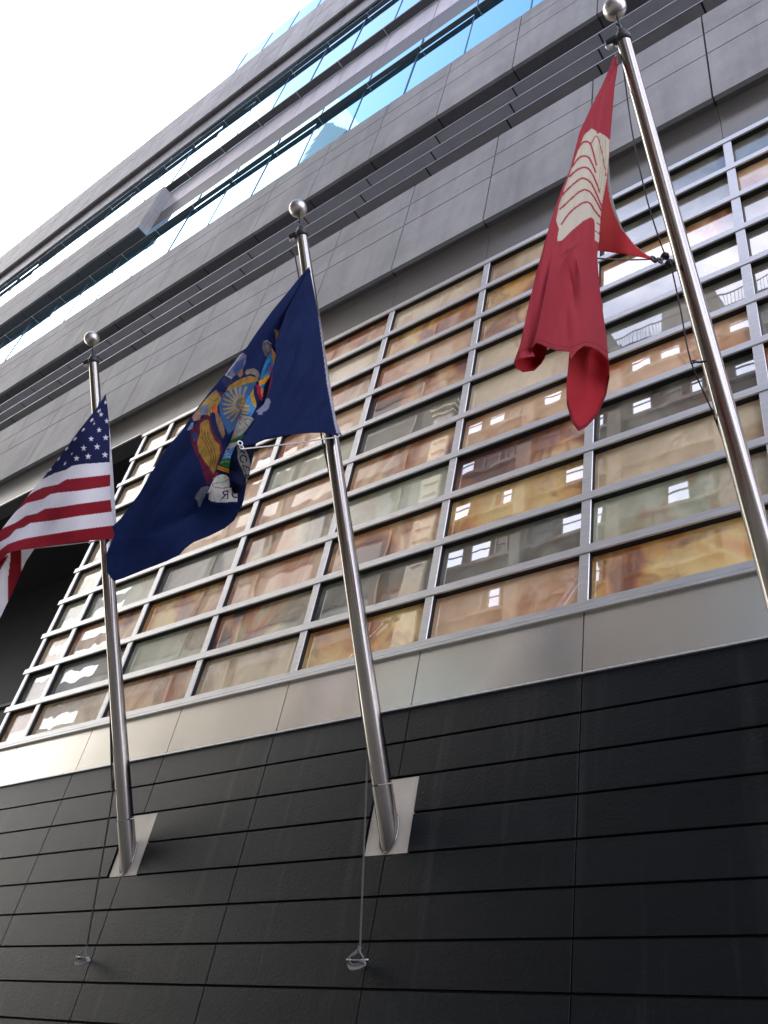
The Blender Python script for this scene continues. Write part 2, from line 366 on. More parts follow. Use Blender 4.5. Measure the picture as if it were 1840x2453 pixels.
# ------------------------------------------------------------ flag poles
def pole_axis(x,s): # s in 0..1 from wall to tube top
    return Vector((x,5.0-2.60*s,3.97+4.36*s))
def flagpole(x,label,base=True):
    root=empty('flagpole',(x,5.0,4.0)); tag(root,label,'flagpole','steel flagpoles leaning out from the granite wall')
    bpy.context.view_layer.update(); inv=Matrix.Translation((-x,-5.0,-4.0))
    def pt(mb,name,mat,bev=0,par=None):
        o=mb.build(name,mat,None,bev); o.parent=par or root; o.matrix_parent_inverse=inv if par is None else inv; return o
    ax=(pole_axis(x,1)-pole_axis(x,0)).normalized()
    n=24
    # oblique cut base: tube starts on the wall plane
    mb=MB(); side=Vector((1,0,0)); oth=ax.cross(side).normalized(); r0=.080
    seg=40; c0=pole_axis(x,0); cs=.078
    ring=[]
    for k in range(seg):
        w=2*math.pi*k/seg; off=r0*(math.cos(w)*side+math.sin(w)*oth); p=c0+off
        t=(5.004-p.y)/ax.y; ring.append(p+ax*t)
    mb.v+= [tuple(p) for p in ring]
    pc=pole_axis(x,.064)
    for k in range(seg):
        w=2*math.pi*k/seg; mb.v.append(tuple(pc+r0*(math.cos(w)*side+math.sin(w)*oth)))
    for k in range(seg): mb.f.append((k,(k+1)%seg,seg+(k+1)%seg,seg+k)); mb.sm.append(1)
    mb.v+=mb.v[seg:2*seg]; mb.f.append(tuple(range(2*seg,3*seg))); mb.sm.append(0)
    pt(mb,'base_sleeve',POLE)
    # welding bead
    wb=MB(); wb.tube([p+Vector((0,-.003,0))+ (p-c0).normalized()*.004 for p in ring+[ring[0]]],.006,8,False); pt(wb,'weld_seam',POLE)
    ss=[.066+.934*i/24 for i in range(25)]
    pt(MB().tube([pole_axis(x,s) for s in ss],[.0765-.0275*i/24 for i in range(25)],48),'pole_tube',POLE)
    if base: pt(MB().box(x-.2,x+.2,5.012,5.028,gz0-gp*4+.004,gz0-gp*2-.006),'mounting_plate',PLATE,.001)
    top=pole_axis(x,1)
    # truck: cap cone with pulley arm
    tk=MB().lathe([(.0,-.01),(.056,-.01),(.058,.03),(.05,.045),(.03,.085),(.012,.10),(0,.10)],top,ax,24)
    arm=Vector((-.1,-.03,-.015)); side2=Vector((-1,-.35,0)).normalized()
    tk.tube([top+ax*.02,top+ax*.025+side2*.06,top+ax*.01+side2*.12],[.03,.034,.026],12)
    t=pt(tk,'truck',RUBBER)
    pu=MB().lathe([(0,-.012),(.026,-.012),(.03,0),(.026,.012),(0,.012)],top+side2*.1-ax*.012,ax.cross(side2),16); pt(pu,'pulley',TRIM)
    sb=top+ax*.10
    pt(MB().tube([sb,sb+ax*.03,sb+ax*.05,sb+ax*.115],[.010,.016,.008,.008],10).tube([sb+ax*.02+side2*.0,sb+ax*.05+side2*.012],.012,8),'finial_stem',RUBBER)
    cb=sb+ax*.185
    R=.082
    pt(MB().lathe([(R*math.sin(math.pi*i/24),-R*math.cos(math.pi*i/24)) for i in range(25)],cb,ax,40),'finial_ball',BALL)
    return root
PLATE=metal('beige_mounting_plate',(.60,.565,.50),.45,.25,(1,1,.5),.05,4)
BALL=metal('ball_steel',(.50,.48,.46),.34,1)
flagpole(-7.25,'brushed steel flagpole carrying the striped flag with white stars')
flagpole(-4.19,'brushed steel flagpole carrying the dark blue flag, granite base plate in full view')
flagpole(-1.125,'brushed steel flagpole nearest the camera, carrying the red flag')
# ------------------------------------------------------------ halyards and cleats
def spline(pts,n=10):
    pts=[Vector(p) for p in pts]; out=[]
    P_=[pts[0]]+pts+[pts[-1]]
    for i in range(1,len(P_)-2):
        a,b,c,d=P_[i-1],P_[i],P_[i+1],P_[i+2]
        for k in range(n):
            t=k/n; out.append(.5*((2*b)+(c-a)*t+(2*a-5*b+4*c-d)*t*t+(3*b-a-3*c+d)*t**3))
    out.append(pts[-1]); return out
def halyard(name,label,lines,r=.0045,knots=(),mat=None):
    m=MB()
    for L in lines: m.tube(spline(L,6),r,6)
    for k in knots:
        k=Vector(k)
        for a in range(5): 
            c=k+Vector([random.uniform(-.012,.012) for _ in range(3)]); m.tube([c+Vector((.016*math.cos(t),.016*math.sin(t),.014*math.sin(t+a))) for t in [i*.7 for i in range(10)]],.005,6)
    o=m.build(name,mat or ROPE); tag(o,label,'rope','halyard ropes on the flagpoles')
    return o
X1,X2,X3=-7.32,-4.26,-1.20
a2=[atx(p[0],p[1],X2) for p in [(703,592),(722,700),(745,880),(771,1050),(811,1240),(842,1500),(866,1700),(880,1787)]]
b2=[Vector((-4.23,4.76,4.56)),Vector((-4.205,4.93,3.14))]
b2[0]=a2[-1]
a2b=[p+Vector((.012,-.02,0)) for p in a2[3:]]
halyard('halyard','thin grey rope beside the middle flagpole, down to the middle cleat',[a2+b2[1:],a2b],.0075,[],ROPEM)
a1=[atx(p[0],p[1],X1) for p in [(222,880),(226,960),(236,1130),(246,1297),(255,1467),(264,1648),(268,1800),(271,1893)]]
b1=[a1[-1],Vector((-7.28,4.93,3.16))]
a1b=[p+Vector((.012,-.02,0)) for p in a1[2:]]
halyard('halyard','thin grey rope beside the striped flag\'s pole, down to the far cleat',[a1+b1[1:],a1b],.008)
hook3=atx(1572,618,-1.19)
a3=[atx(p[0],p[1],-1.19) for p in [(1487,110),(1502,230),(1519,340),(1548,470),(1575,560),(1594,612),(1606,632),(1630,740),(1655,865),(1706,985)]]
a3+=[atx(p[0],p[1],-1.2) for p in [(1740,1080),(1770,1170),(1787,1235),(1812,1330)]]+[Vector((-1.19,4.6,4.5)),Vector((-1.15,4.93,3.15))]
halyard('halyard','thin grey rope hanging loose beside the red flag\'s pole',[a3],.0048,[a3[5],a3[6]])
def ringhook(x,px,label):
    p=atx(px[0],px[1],x); s=.5
    o=MB().tube([p+Vector((0,0,0)),p+Vector((.03,.02,.002)),p+Vector((.07,.03,.0))],.007,8).lathe([(.012,-.006),(.02,0),(.012,.006),(.006,0),(.012,-.006)],p,(0,1,0),14).build('rope_guide',RUBBER)
    tag(o,label,'rope guide','rope guides clipped to the poles'); return o
ringhook(-4.26,(880,1787),'small dark rope guide on the middle flagpole above its base plate')
ringhook(-7.32,(271,1893),'small dark rope guide on the left flagpole above its base plate')
ringhook(-1.19,(1661,867),'small dark rope guide on the halyard of the right flagpole')
def cleat(x,z,label,seed,rot):
    rn=random.Random(seed); root=empty('rope_cleat',(x,5.0,z)); tag(root,label,'cleat','rope cleats on the granite wall'); root.rotation_euler=(0,rot,0)
    h=MB().tube([(-.095,-.075,.006),(-.05,-.07,.002),(0,-.066,0),(.05,-.07,.002),(.095,-.075,.006)],[.005,.008,.010,.008,.005],10)
    h.box(-.022,.022,-.06,0,-.012,.012)
    o=h.build('horn',TRIM,root,.002)
    w=MB()
    for i in range(7):
        a=.040+.006*i*rn.uniform(.8,1.1); pts=[]
        for k in range(21):
            t=2*math.pi*k/20; pts.append((a*math.sin(t),-.068-.010*math.cos(2*t)-.003*i+rn.uniform(-.002,.002),(.012+.003*i)*math.cos(t)-.014-.0035*i+.010*abs(math.sin(t))+rn.uniform(-.002,.002)))
        w.tube(pts,.0058,6,False)
    for sgn,ap in((-1,.082),(1,.078),(-1,.06)): w.tube(spline([(0,-.07,ap),(sgn*.024,-.085,ap*.6),(sgn*.062,-.088,.012),(sgn*.040,-.085,-.02),(0,-.09,-.034)],5),.006,6)
    w.tube([(.009*math.cos(t),-.07+.009*math.sin(t),.062+.0028*t) for t in [i*.6 for i in range(18)]],.0048,6)
    w.build('rope_wrap',ROPEC,root)
    return root
ROPEC=m_wall('rope_coil',(.17,.17,.165),60)
cleat(-4.205,3.05,'metal cleat wound with grey rope, below the middle flagpole',3,0)
cleat(-7.28,3.07,'metal cleat wound with grey rope, farther left on the granite wall',5,.05)
# ------------------------------------------------------------ flags (sheets of real cloth, print colours stored per vertex, some with fold light and shade painted in)
def inside(P,poly):
    x,y=P[:,0],P[:,1]; r=np.zeros(len(P),bool); n=len(poly); j=n-1
    for i in range(n):
        xi,yi=poly[i];xj,yj=poly[j]
        c=((yi>y)!=(yj>y))
        with np.errstate(divide='ignore',invalid='ignore'): r^=c&(x<(xj-xi)*(y-yi)/((yj-yi) if yj!=yi else 1e-9)+xi)
        j=i
    return r
def nearest(P,poly):
    best=np.full(len(P),1e18);out=P.copy();poly=np.array(poly,float)
    for a,b in zip(poly,np.roll(poly,-1,0)):
        d=b-a;t=np.clip(((P-a)@d)/max(d@d,1e-9),0,1)[:,None];q=a+t*d;e=((P-q)**2).sum(1);m=e<best;best[m]=e[m];out[m]=q[m]
    return out
def segdist(P,pts):
    best=np.full(len(P),1e18);pts=np.array(pts,float)
    for a,b in zip(pts,pts[1:]):
        d=b-a;t=np.clip(((P-a)@d)/max(d@d,1e-9),0,1)[:,None];best=np.minimum(best,((P-a-t*d)**2).sum(1))
    return np.sqrt(best)
def tps(ctrl,reg=1e-4):
    c=np.array(ctrl,float); p=c[:,:2]/500; n=len(c)
    def U(r2): return np.where(r2>1e-12,r2*np.log(np.maximum(r2,1e-12)),0)
    K=U(((p[:,None]-p[None])**2).sum(2))+np.eye(n)*reg; Pm=np.hstack([np.ones((n,1)),p])
    A=np.block([[K,Pm],[Pm.T,np.zeros((3,3))]]); w=np.linalg.solve(A,np.concatenate([c[:,2],np.zeros(3)]))
    def f(Q):
        q=Q/500; return U(((q[:,None]-p[None])**2).sum(2))@w[:n]+np.hstack([np.ones((len(q),1)),q])@w[n:]
    return f
def sheet(poly,depth,paint,base,h=1.5,extra=None):
    """returns verts(3d), quads, colours of one cloth sheet whose outline is poly"""
    poly=[tuple(p) for p in poly]; a=np.array(poly); x0,y0=a.min(0);x1,y1=a.max(0)
    nx=int((x1-x0)/h)+1;ny=int((y1-y0)/h)+1
    gx,gy=np.meshgrid(x0+h*np.arange(nx+1),y0+h*np.arange(ny+1)); Pg=np.stack([gx.ravel(),gy.ravel()],1)
    cc=np.stack([(gx[:-1,:-1]+h/2).ravel(),(gy[:-1,:-1]+h/2).ravel()],1); ins=inside(cc,poly).reshape(ny,nx)
    idx=np.arange((nx+1)*(ny+1)).reshape(ny+1,nx+1)
    q=np.stack([idx[:-1,:-1],idx[:-1,1:],idx[1:,1:],idx[1:,:-1]],2)[ins]
    cnt=np.zeros(len(Pg),int); np.add.at(cnt,q.ravel(),1)
    used=cnt>0; bd=used&(cnt<4); Pg[bd]=nearest(Pg[bd],poly)
    mp=-np.ones(len(Pg),int); mp[used]=np.arange(used.sum()); V=Pg[used]
    X=depth(V); 
    d=np.stack([V[:,0]-CX,V[:,1]-CY,np.full(len(V),F)],1)@RM; t=(X/d[:,0])[:,None]
    W=d*t; W[:,2]+=CZ
    C=np.tile(np.array([*base,1.]),(len(V),1)); paint(V,C)
    return W,mp[q],C
def flag_obj(name,sheets,mat,root,thick=.0018):
    vs=[];fs=[];cs=[];n=0
    for W,q,C in sheets: vs.append(W);fs.append(q+n);cs.append(C);n+=len(W)
    V=np.vstack(vs);Q=np.vstack(fs);C=np.vstack(cs)
    me=bpy.data.meshes.new(name); me.vertices.add(len(V)); me.vertices.foreach_set('co',V.astype(np.float32).ravel())
    me.loops.add(Q.size); me.loops.foreach_set('vertex_index',Q.astype(np.int32).ravel())
    me.polygons.add(len(Q)); me.polygons.foreach_set('loop_start',np.arange(0,Q.size,4,dtype=np.int32)); me.polygons.foreach_set('loop_total',np.full(len(Q),4,np.int32))
    me.update(calc_edges=True); me.polygons.foreach_set('use_smooth',np.ones(len(Q),bool))
    at=me.color_attributes.new('print','FLOAT_COLOR','POINT'); at.data.foreach_set('color',C.astype(np.float32).ravel())
    me.materials.append(mat); o=bpy.data.objects.new(name,me); COL.objects.link(o)
    md=o.modifiers.new('thickness','SOLIDIFY'); md.thickness=thick; md.offset=0
    if root: o.parent=root; o.matrix_parent_inverse=Matrix.Translation([-c for c in root.location])
    return o
def m_cloth(name,transl=.45,bmp=.25,sheen=0):
    m,nt,b=newmat(name); a=N(nt,'ShaderNodeAttribute'); a.attribute_name='print'
    out=nt.nodes['Material Output']; v=coords(nt)
    w1=N(nt,'ShaderNodeTexWave'); w1.inputs['Scale'].default_value=180; nt.links.new(v,w1.inputs[0])
    wr=noise(nt,coords(nt,(1.6,1.6,.7)),6,7,.6,.8); add=N(nt,'ShaderNodeMath',operation='MULTIPLY_ADD'); add.inputs[1].default_value=.06
    nt.links.new(w1.outputs['Fac'],add.inputs[0]); nt.links.new(wr.outputs[0],add.inputs[2])
    bp=bump(nt,b,add.outputs[0],bmp,.03)
    nt.links.new(a.outputs['Color'],b.inputs['Base Color']); b.inputs['Roughness'].default_value=.75; b.inputs['Specular IOR Level'].default_value=.25
    b.inputs['Sheen Weight'].default_value=sheen
    t=N(nt,'ShaderNodeBsdfTranslucent'); nt.links.new(a.outputs['Color'],t.inputs[0]); nt.links.new(bp.outputs[0],t.inputs['Normal'])
    mx_=N(nt,'ShaderNodeMixShader'); mx_.inputs[0].default_value=transl
    nt.links.new(b.outputs[0],mx_.inputs[1]); nt.links.new(t.outputs[0],mx_.inputs[2]); nt.links.new(mx_.outputs[0],out.inputs[0]); return m
CLOTH=m_cloth('printed_nylon',.45,.5)
def poly(C,V,pts,c,T):
    C[inside(V,[T(*p) for p in pts]),:3]=c
def line(C,V,pts,w,c,T): C[segdist(V,[T(*p) for p in pts])<w/2,:3]=c
def yat(V,pts):
    p=np.array(sorted(pts)); return np.interp(V[:,0],p[:,0],p[:,1])
# ---- striped flag
TB=lambda x,y:(.3165*x,780+.3165*y)
NAVY=(.016,.024,.105); WHT=(.84,.84,.88); RED=(.36,.018,.035)
outB=[(800,518),(812,600),(822,700),(835,830),(846,960),(855,1100),(864,1250),(874,1400),(880,1500),(872,1600),(866,1613),(760,1620),(640,1632),(400,1665),(200,1692),(92,1712),(55,1725),(0,1790),(-160,1830),(-200,1750),(-60,1610),(0,1560),(60,1480),(150,1370),(240,1250),(330,1150),(400,1060),(500,930),(600,790),(680,690),(735,620)]
cv_=[ [(832,1033),(620,1048),(545,1062),(500,1092),(420,1115),(370,1138),(320,1165),(290,1190),(-200,1500)],
 [(832,1128),(640,1150),(500,1165),(440,1202),(320,1228),(250,1262),(180,1315),(-200,1560)],
 [(832,1215),(600,1250),(440,1265),(380,1277),(330,1312),(200,1345),(95,1425),(-200,1620)],
 [(838,1318),(600,1350),(450,1375),(340,1387),(280,1422),(200,1440),(120,1492),(0,1545),(-200,1640)],
 [(845,1408),(600,1440),(400,1475),(230,1495),(180,1528),(120,1543),(70,1600),(0,1640),(-200,1730)],
 [(860,1512),(600,1545),(350,1585),(200,1610),(130,1630),(60,1655),(0,1700),(-200,1800)]]
def starpoly(c,r,sq,ang,ph):
    P=[]
    for k in range(10):
        rr=r if k%2==0 else r*.40; w=math.pi*k/5-math.pi/2+ph; x=rr*math.cos(w)*sq; y=rr*math.sin(w)
        ca,sa=math.cos(ang),math.sin(ang); P.append((c[0]+x*ca-y*sa,c[1]+x*sa+y*ca))
    return P
def paintB(V,C):
    cu=[[TB(*p) for p in c] for c in cv_]
    ys=[yat(V,c) for c in cu]; y=V[:,1]
    cols=[WHT,RED,WHT,RED,WHT,RED]
    for k in range(6): C[y>ys[k],:3]=cols[k]
    for (x,y_,r,sq,an) in [(800,580,20,.7,.1),(808,722,22,.75,0),(750,645,25,.5,.7),(765,672,22,.9,0),(695,715,26,.45,.7),(713,742,18,.4,.3),(750,790,24,.95,0),(800,848,25,1,0),(690,858,23,.95,0),(632,788,25,.35,.7),(735,917,26,1,0),(634,928,25,.95,0),(570,858,26,.4,.7),(795,978,27,1,.03),(668,990,26,1,0),(580,1005,25,.95,0),(505,930,26,.5,.7),(545,970,16,.25,.4),(443,1007,25,.5,.7),(492,1045,22,.45,.4),(378,1090,26,.5,.7)]:
        poly(C,V,starpoly((x,y_),r,sq,an,0),WHT,TB)
    poly(C,V,[(812,560),(900,560),(900,1620),(870,1612),(862,1510),(845,1408),(838,1320),(833,1215),(832,1033),(828,800),(820,640)],(.70,.70,.74),TB)
    for k in range(6): pass
def cB(pts): return [(*TB(x,y),d) for x,y,d in pts]
fB=tps(cB([(800,518,-7.25),(835,830,-7.25),(864,1250,-7.24),(870,1610,-7.24),(640,1632,-7.15),(640,1300,-7.12),(700,900,-7.18),(400,1650,-7.28),(400,1300,-7.34),(230,1680,-7.36),(200,1450,-7.50),(60,1700,-7.45),(-150,1760,-7.75),(100,1420,-7.66),(500,930,-7.42),(330,1150,-7.60),(560,1180,-7.24),(480,1120,-7.36)]))
def depthB(V):
    d=fB(V); u=(V[:,0]*.8+V[:,1]*.45)
    return d+.10+.012*np.sin(u/9.0+V[:,1]/60)*np.clip((230-V[:,0])/120,0,1)+.006*np.sin(V[:,0]/23.+V[:,1]/41)
bkB=[(20,1270),(60,1215),(110,1150),(150,1118),(175,1120),(158,1176),(135,1239),(119,1306),(84,1312),(62,1345),(44,1385),(30,1420),(14,1452),(0,1482),(-30,1540),(-100,1560),(-120,1300)]
def paintB2(V,C):
    poly(C,V,[(25,1318),(26,1330),(20,1380),(19,1420),(20,1460),(22,1500),(34,1440),(47,1398),(52,1370),(52,1300),(25,1300)],RED,lambda x,y:(x,y))
    poly(C,V,[(-60,1370),(20,1330),(18,1336),(0,1366),(-60,1410)],RED,lambda x,y:(x,y))
f2=tps([(60,1300,-7.66),(84,1312,-7.72),(30,1330,-7.62),(0,1400,-7.70),(0,1482,-7.85),(-100,1560,-7.9),(-120,1300,-7.8),(45,1380,-7.80)])
def depthB2(V):
    w=np.clip((V[:,1]-1290)/60,0,1); return (1-w)*(depthB(V)-.05)+w*(f2(V)+.08)+.02*np.sin(V[:,0]/9.)*w
US=empty('flag',tuple(atx(237,945,-7.25))); tag(US,'red, white and blue flag with white stars and stripes, hanging at far left','flag','flags hanging from the poles')
o=flag_obj('cloth',[sheet([TB(*p) for p in outB],depthB,paintB,NAVY,1.1),sheet(bkB,depthB2,paintB2,WHT,2.)],CLOTH,US)
rc=atx(18,1318,-7.45)
def ring(mb,p,r=.022,t=.006):
    p=Vector(p); mb.tube([p+Vector((0,.0,0))+r*Vector((math.cos(w)*.4,math.cos(w)*.9,math.sin(w))) for w in [2*math.pi*i/16 for i in range(17)]],t,8,False); return mb
def fpart(mb,name,mat,root):
    o=mb.build(name,mat); o.parent=root; o.matrix_parent_inverse=Matrix.Translation([-c for c in root.location]); return o
fpart(ring(MB(),rc,.024,.009),'grommet_ring',TRIM,US)
def tether(p,q,label,hook=None,mat=None):
    p=Vector(p);q=Vector(q); mid=(p+q)/2+Vector((0,0,-.01))
    o=MB().tube(spline([p,mid,q],8),.0055,6).build('tether_rope',mat or ROPEW); tag(o,label,'rope','tether ropes under the flags'); return o
tether(rc+Vector((0,0,-.01)),atx(273,1290,-7.24),'white rope under the bottom edge of the striped flag, to its pole')
# ---- dark blue flag
TA=lambda x,y:(240+.3737*x,600+.3737*y)
TZ=lambda x,y:(500+.13566*x,950+.13566*y)
BL=(.006,.022,.105)
outS=[(1340,105),(1350,140),(1330,240),(1290,330),(1230,440),(1200,560),(1180,700),(1150,860),(1130,980),(1060,1080),(960,1190),(930,1300),(935,1480),(915,1600),(895,1665),(860,1730),(800,1780),(700,1830),(600,1870),(545,1910),(510,1950),(430,1990),(300,2040),(150,2100),(90,2120),(70,2100),(45,2060),(38,1950),(58,1900),(75,1860),(92,1825),(85,1790),(75,1772),(130,1720),(250,1560),(350,1390),(430,1260),(520,1160),(600,1040),(700,910),(800,790),(900,660),(940,620),(1000,530),(1100,390),(1200,270),(1280,170)]
outT=[(1340,105),(1356,185),(1376,290),(1395,395),(1422,560),(1452,760),(1482,930),(1512,1080),(1542,1168),(1520,1188),(1430,1168),(1330,1170),(1180,1190),(1050,1215),(1000,1238),(930,1252),(893,1228),(930,1180),(980,1110),(990,1040),(1050,985),(1075,900),(1100,780),(1128,680),(1120,600),(1150,520),(1190,400),(1240,300),(1300,190)]
outF=[(893,1226),(930,1246),(1000,1236),(985,1300),(955,1440),(944,1485),(938,1500),(930,1540),(922,1590),(905,1650),(880,1605),(868,1570),(845,1540),(832,1480),(826,1400),(838,1320),(862,1262)]
def paintS(V,C):
    def p(pts,c): poly(C,V,pts,c,TA)
    def l(pts,w,c): line(C,V,pts,w,c,TA)
    GOLD=(.42,.25,.045); MAR=(.17,.02,.06); OCH=(.42,.27,.06); SKB=(.06,.15,.33)  # seal left of the fold: colours dulled to paint in its shade
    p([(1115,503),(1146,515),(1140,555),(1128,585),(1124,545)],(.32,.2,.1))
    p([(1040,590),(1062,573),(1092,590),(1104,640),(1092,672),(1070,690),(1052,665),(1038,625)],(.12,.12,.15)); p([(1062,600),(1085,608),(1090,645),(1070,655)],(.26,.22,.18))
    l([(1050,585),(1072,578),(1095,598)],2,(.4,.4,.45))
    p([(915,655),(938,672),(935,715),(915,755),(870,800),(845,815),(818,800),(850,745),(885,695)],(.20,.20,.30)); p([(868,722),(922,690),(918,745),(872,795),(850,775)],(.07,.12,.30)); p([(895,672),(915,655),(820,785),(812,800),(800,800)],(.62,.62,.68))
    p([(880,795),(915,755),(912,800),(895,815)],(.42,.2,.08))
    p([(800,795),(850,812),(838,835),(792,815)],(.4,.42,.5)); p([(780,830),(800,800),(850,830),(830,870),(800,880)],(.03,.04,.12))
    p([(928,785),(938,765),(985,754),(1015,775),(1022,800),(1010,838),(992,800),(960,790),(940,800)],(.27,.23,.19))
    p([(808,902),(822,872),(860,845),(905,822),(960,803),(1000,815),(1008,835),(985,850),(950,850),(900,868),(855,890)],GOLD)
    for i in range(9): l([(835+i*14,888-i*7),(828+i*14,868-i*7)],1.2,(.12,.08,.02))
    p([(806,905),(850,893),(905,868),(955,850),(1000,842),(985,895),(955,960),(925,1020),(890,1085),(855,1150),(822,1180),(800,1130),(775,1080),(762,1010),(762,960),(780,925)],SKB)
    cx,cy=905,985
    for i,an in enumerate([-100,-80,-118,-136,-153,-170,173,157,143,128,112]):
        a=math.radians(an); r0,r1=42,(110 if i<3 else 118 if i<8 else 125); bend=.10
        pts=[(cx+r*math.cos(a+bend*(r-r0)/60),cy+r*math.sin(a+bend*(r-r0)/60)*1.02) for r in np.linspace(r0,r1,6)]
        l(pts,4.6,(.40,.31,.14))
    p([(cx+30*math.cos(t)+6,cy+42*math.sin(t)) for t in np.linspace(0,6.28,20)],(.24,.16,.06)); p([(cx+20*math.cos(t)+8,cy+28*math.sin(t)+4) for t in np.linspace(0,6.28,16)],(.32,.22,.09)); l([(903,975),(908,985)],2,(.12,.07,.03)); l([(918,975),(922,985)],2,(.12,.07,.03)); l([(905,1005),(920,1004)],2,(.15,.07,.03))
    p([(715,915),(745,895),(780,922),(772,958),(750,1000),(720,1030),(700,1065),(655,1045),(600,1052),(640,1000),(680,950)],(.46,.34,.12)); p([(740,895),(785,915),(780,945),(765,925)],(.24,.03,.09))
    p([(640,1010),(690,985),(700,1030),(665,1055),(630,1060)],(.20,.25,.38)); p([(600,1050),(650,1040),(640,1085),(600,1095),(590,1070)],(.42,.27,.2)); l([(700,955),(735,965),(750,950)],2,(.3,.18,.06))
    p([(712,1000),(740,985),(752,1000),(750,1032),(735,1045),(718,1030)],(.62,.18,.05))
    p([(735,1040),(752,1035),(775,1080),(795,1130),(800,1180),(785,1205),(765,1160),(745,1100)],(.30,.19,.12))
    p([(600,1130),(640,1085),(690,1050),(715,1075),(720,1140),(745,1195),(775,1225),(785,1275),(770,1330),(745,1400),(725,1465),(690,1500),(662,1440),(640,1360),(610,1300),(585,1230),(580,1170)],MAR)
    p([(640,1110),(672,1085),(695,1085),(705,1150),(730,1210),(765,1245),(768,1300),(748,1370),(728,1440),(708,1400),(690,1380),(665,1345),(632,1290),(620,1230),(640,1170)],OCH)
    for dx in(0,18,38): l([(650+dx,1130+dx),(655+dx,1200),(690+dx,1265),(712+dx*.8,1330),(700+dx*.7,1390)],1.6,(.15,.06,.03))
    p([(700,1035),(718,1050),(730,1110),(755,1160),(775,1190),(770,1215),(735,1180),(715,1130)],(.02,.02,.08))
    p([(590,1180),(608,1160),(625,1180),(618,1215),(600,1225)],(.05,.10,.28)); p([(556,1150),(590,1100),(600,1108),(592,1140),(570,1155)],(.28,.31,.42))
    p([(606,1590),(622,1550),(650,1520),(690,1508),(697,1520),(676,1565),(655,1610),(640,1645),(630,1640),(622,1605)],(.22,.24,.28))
    # seal beyond the fold: lighter colours paint in the light falling on it
    p([(1098,622),(1130,672),(1112,745),(1098,735),(1102,690)],(.72,.5,.3)); p([(1096,650),(1104,700),(1096,700)],(.7,.7,.72))
    p([(1062,708),(1092,655),(1104,705),(1110,748),(1088,805),(1050,815),(1022,830),(1040,765)],(.07,.33,.62)); 
    for i in range(4): l([(1048+i*8,800-i*10),(1072+i*8,735-i*8)],1.5,(.03,.15,.35))
    p([(1088,735),(1100,755),(1096,790),(1086,760)],(.65,.05,.08))
    p([(1016,838),(1045,822),(1082,792),(1086,812),(1065,842),(1045,862),(1020,872)],(.85,.48,.04)); p([(1030,860),(1055,855),(1040,900),(1025,885)],(.05,.35,.7))
    p([(1000,858),(1022,868),(1040,905),(1040,965),(1022,950),(1008,915)],(.55,.02,.09)); p([(985,880),(1002,860),(1008,915),(1020,965),(1000,975),(985,930)],(.03,.03,.12))
    p([(1030,880),(1048,890),(1040,945),(1032,925)],(.8,.35,.05))
    p([(962,925),(985,880),(985,925),(1002,985),(998,1008),(975,985)],(.80,.50,.08)); 
    for i in range(5): l([(966+i*5,930+i*14),(980+i*4,925+i*14)],1.2,(.3,.15,.02))
    p([(948,935),(962,925),(975,985),(998,1008),(978,1050),(968,1065),(905,1048),(925,995)],(.10,.36,.66))
    for q in([(930,990),(958,992),(958,1006),(922,1004)],[(918,1014),(956,1016),(954,1030),(912,1028)],[(908,1036),(950,1040),(948,1050),(902,1046)]): p(q,(.85,.58,.16))
    p([(900,1052),(972,1068),(985,1082),(960,1120),(930,1160),(905,1185),(840,1215),(868,1130)],(.60,.60,.58)); l([(925,1085),(945,1078),(960,1082)],1.6,(.1,.1,.1)); l([(890,1100),(905,1118)],2,(.35,.15,.05)); l([(930,1110),(945,1120),(950,1135)],1.4,(.1,.1,.1)); p([(880,1075),(905,1058),(900,1085)],(.6,.12,.12))
    p([(850,1195),(880,1178),(885,1195),(840,1218)],(.7,.45,.25)); p([(838,1222),(890,1190),(925,1178),(905,1208),(850,1228),(825,1240)],(.03,.30,.10))
    p([(826,1240),(880,1224),(890,1235),(860,1300),(800,1295)],(.66,.68,.70)); l([(826,1232),(826,1275)],1.4,(.05,.03,.03)); p([(808,1270),(830,1268),(838,1280),(815,1284)],(.3,.06,.03))
    p([(798,1296),(835,1272),(868,1256),(850,1320),(845,1345),(782,1340)],(.12,.40,.78)); l([(805,1310),(825,1300),(840,1310)],1.8,(.6,.75,.85)); l([(800,1328),(822,1318),(838,1328)],1.8,(.6,.75,.85))
    p([(782,1338),(845,1332),(836,1400),(758,1372)],(.03,.30,.10)); l([(775,1362),(800,1352),(835,1356)],2.4,(.35,.55,.2))
    p([(755,1378),(832,1402),(826,1428),(748,1402)],(.85,.48,.05)); l([(750,1392),(828,1415)],1,(.3,.12,.02))
    p([(735,1440),(748,1418),(762,1436),(748,1452)],(.55,.04,.08)); p([(722,1462),(735,1452),(742,1470),(730,1480)],(.6,.25,.15))
    p([(682,1562),(702,1522),(722,1480),(742,1450),(775,1436),(806,1438),(828,1460),(830,1510),(826,1524),(850,1516),(880,1512),(880,1610),(840,1612),(760,1616),(715,1608),(694,1595),(700,1560)],(.93,.93,.91))
    p([(700,1565),(720,1492),(718,1520),(712,1600),(694,1596)],(.55,.56,.58)); p([(682,1562),(702,1545),(696,1572)],(.010,.019,.085))
    l([(718,1500),(740,1520),(790,1524),(828,1515)],1.3,(.06,.06,.08)); l([(720,1494),(760,1490),(800,1482),(826,1462)],1.3,(.06,.06,.08)); l([(730,1500),(722,1560),(735,1605)],.9,(.5,.5,.5))
    p([(692,1600),(720,1614),(800,1618),(885,1612),(880,1622),(800,1630),(720,1628)],(.02,.035,.16))
    # mirrored R and O of the motto
    K=(.02,.02,.03)
    l([(818,1541),(818,1588)],3.0,K); l([(812,1541),(823,1541)],1.4,K); l([(810,1588),(824,1587)],1.4,K)
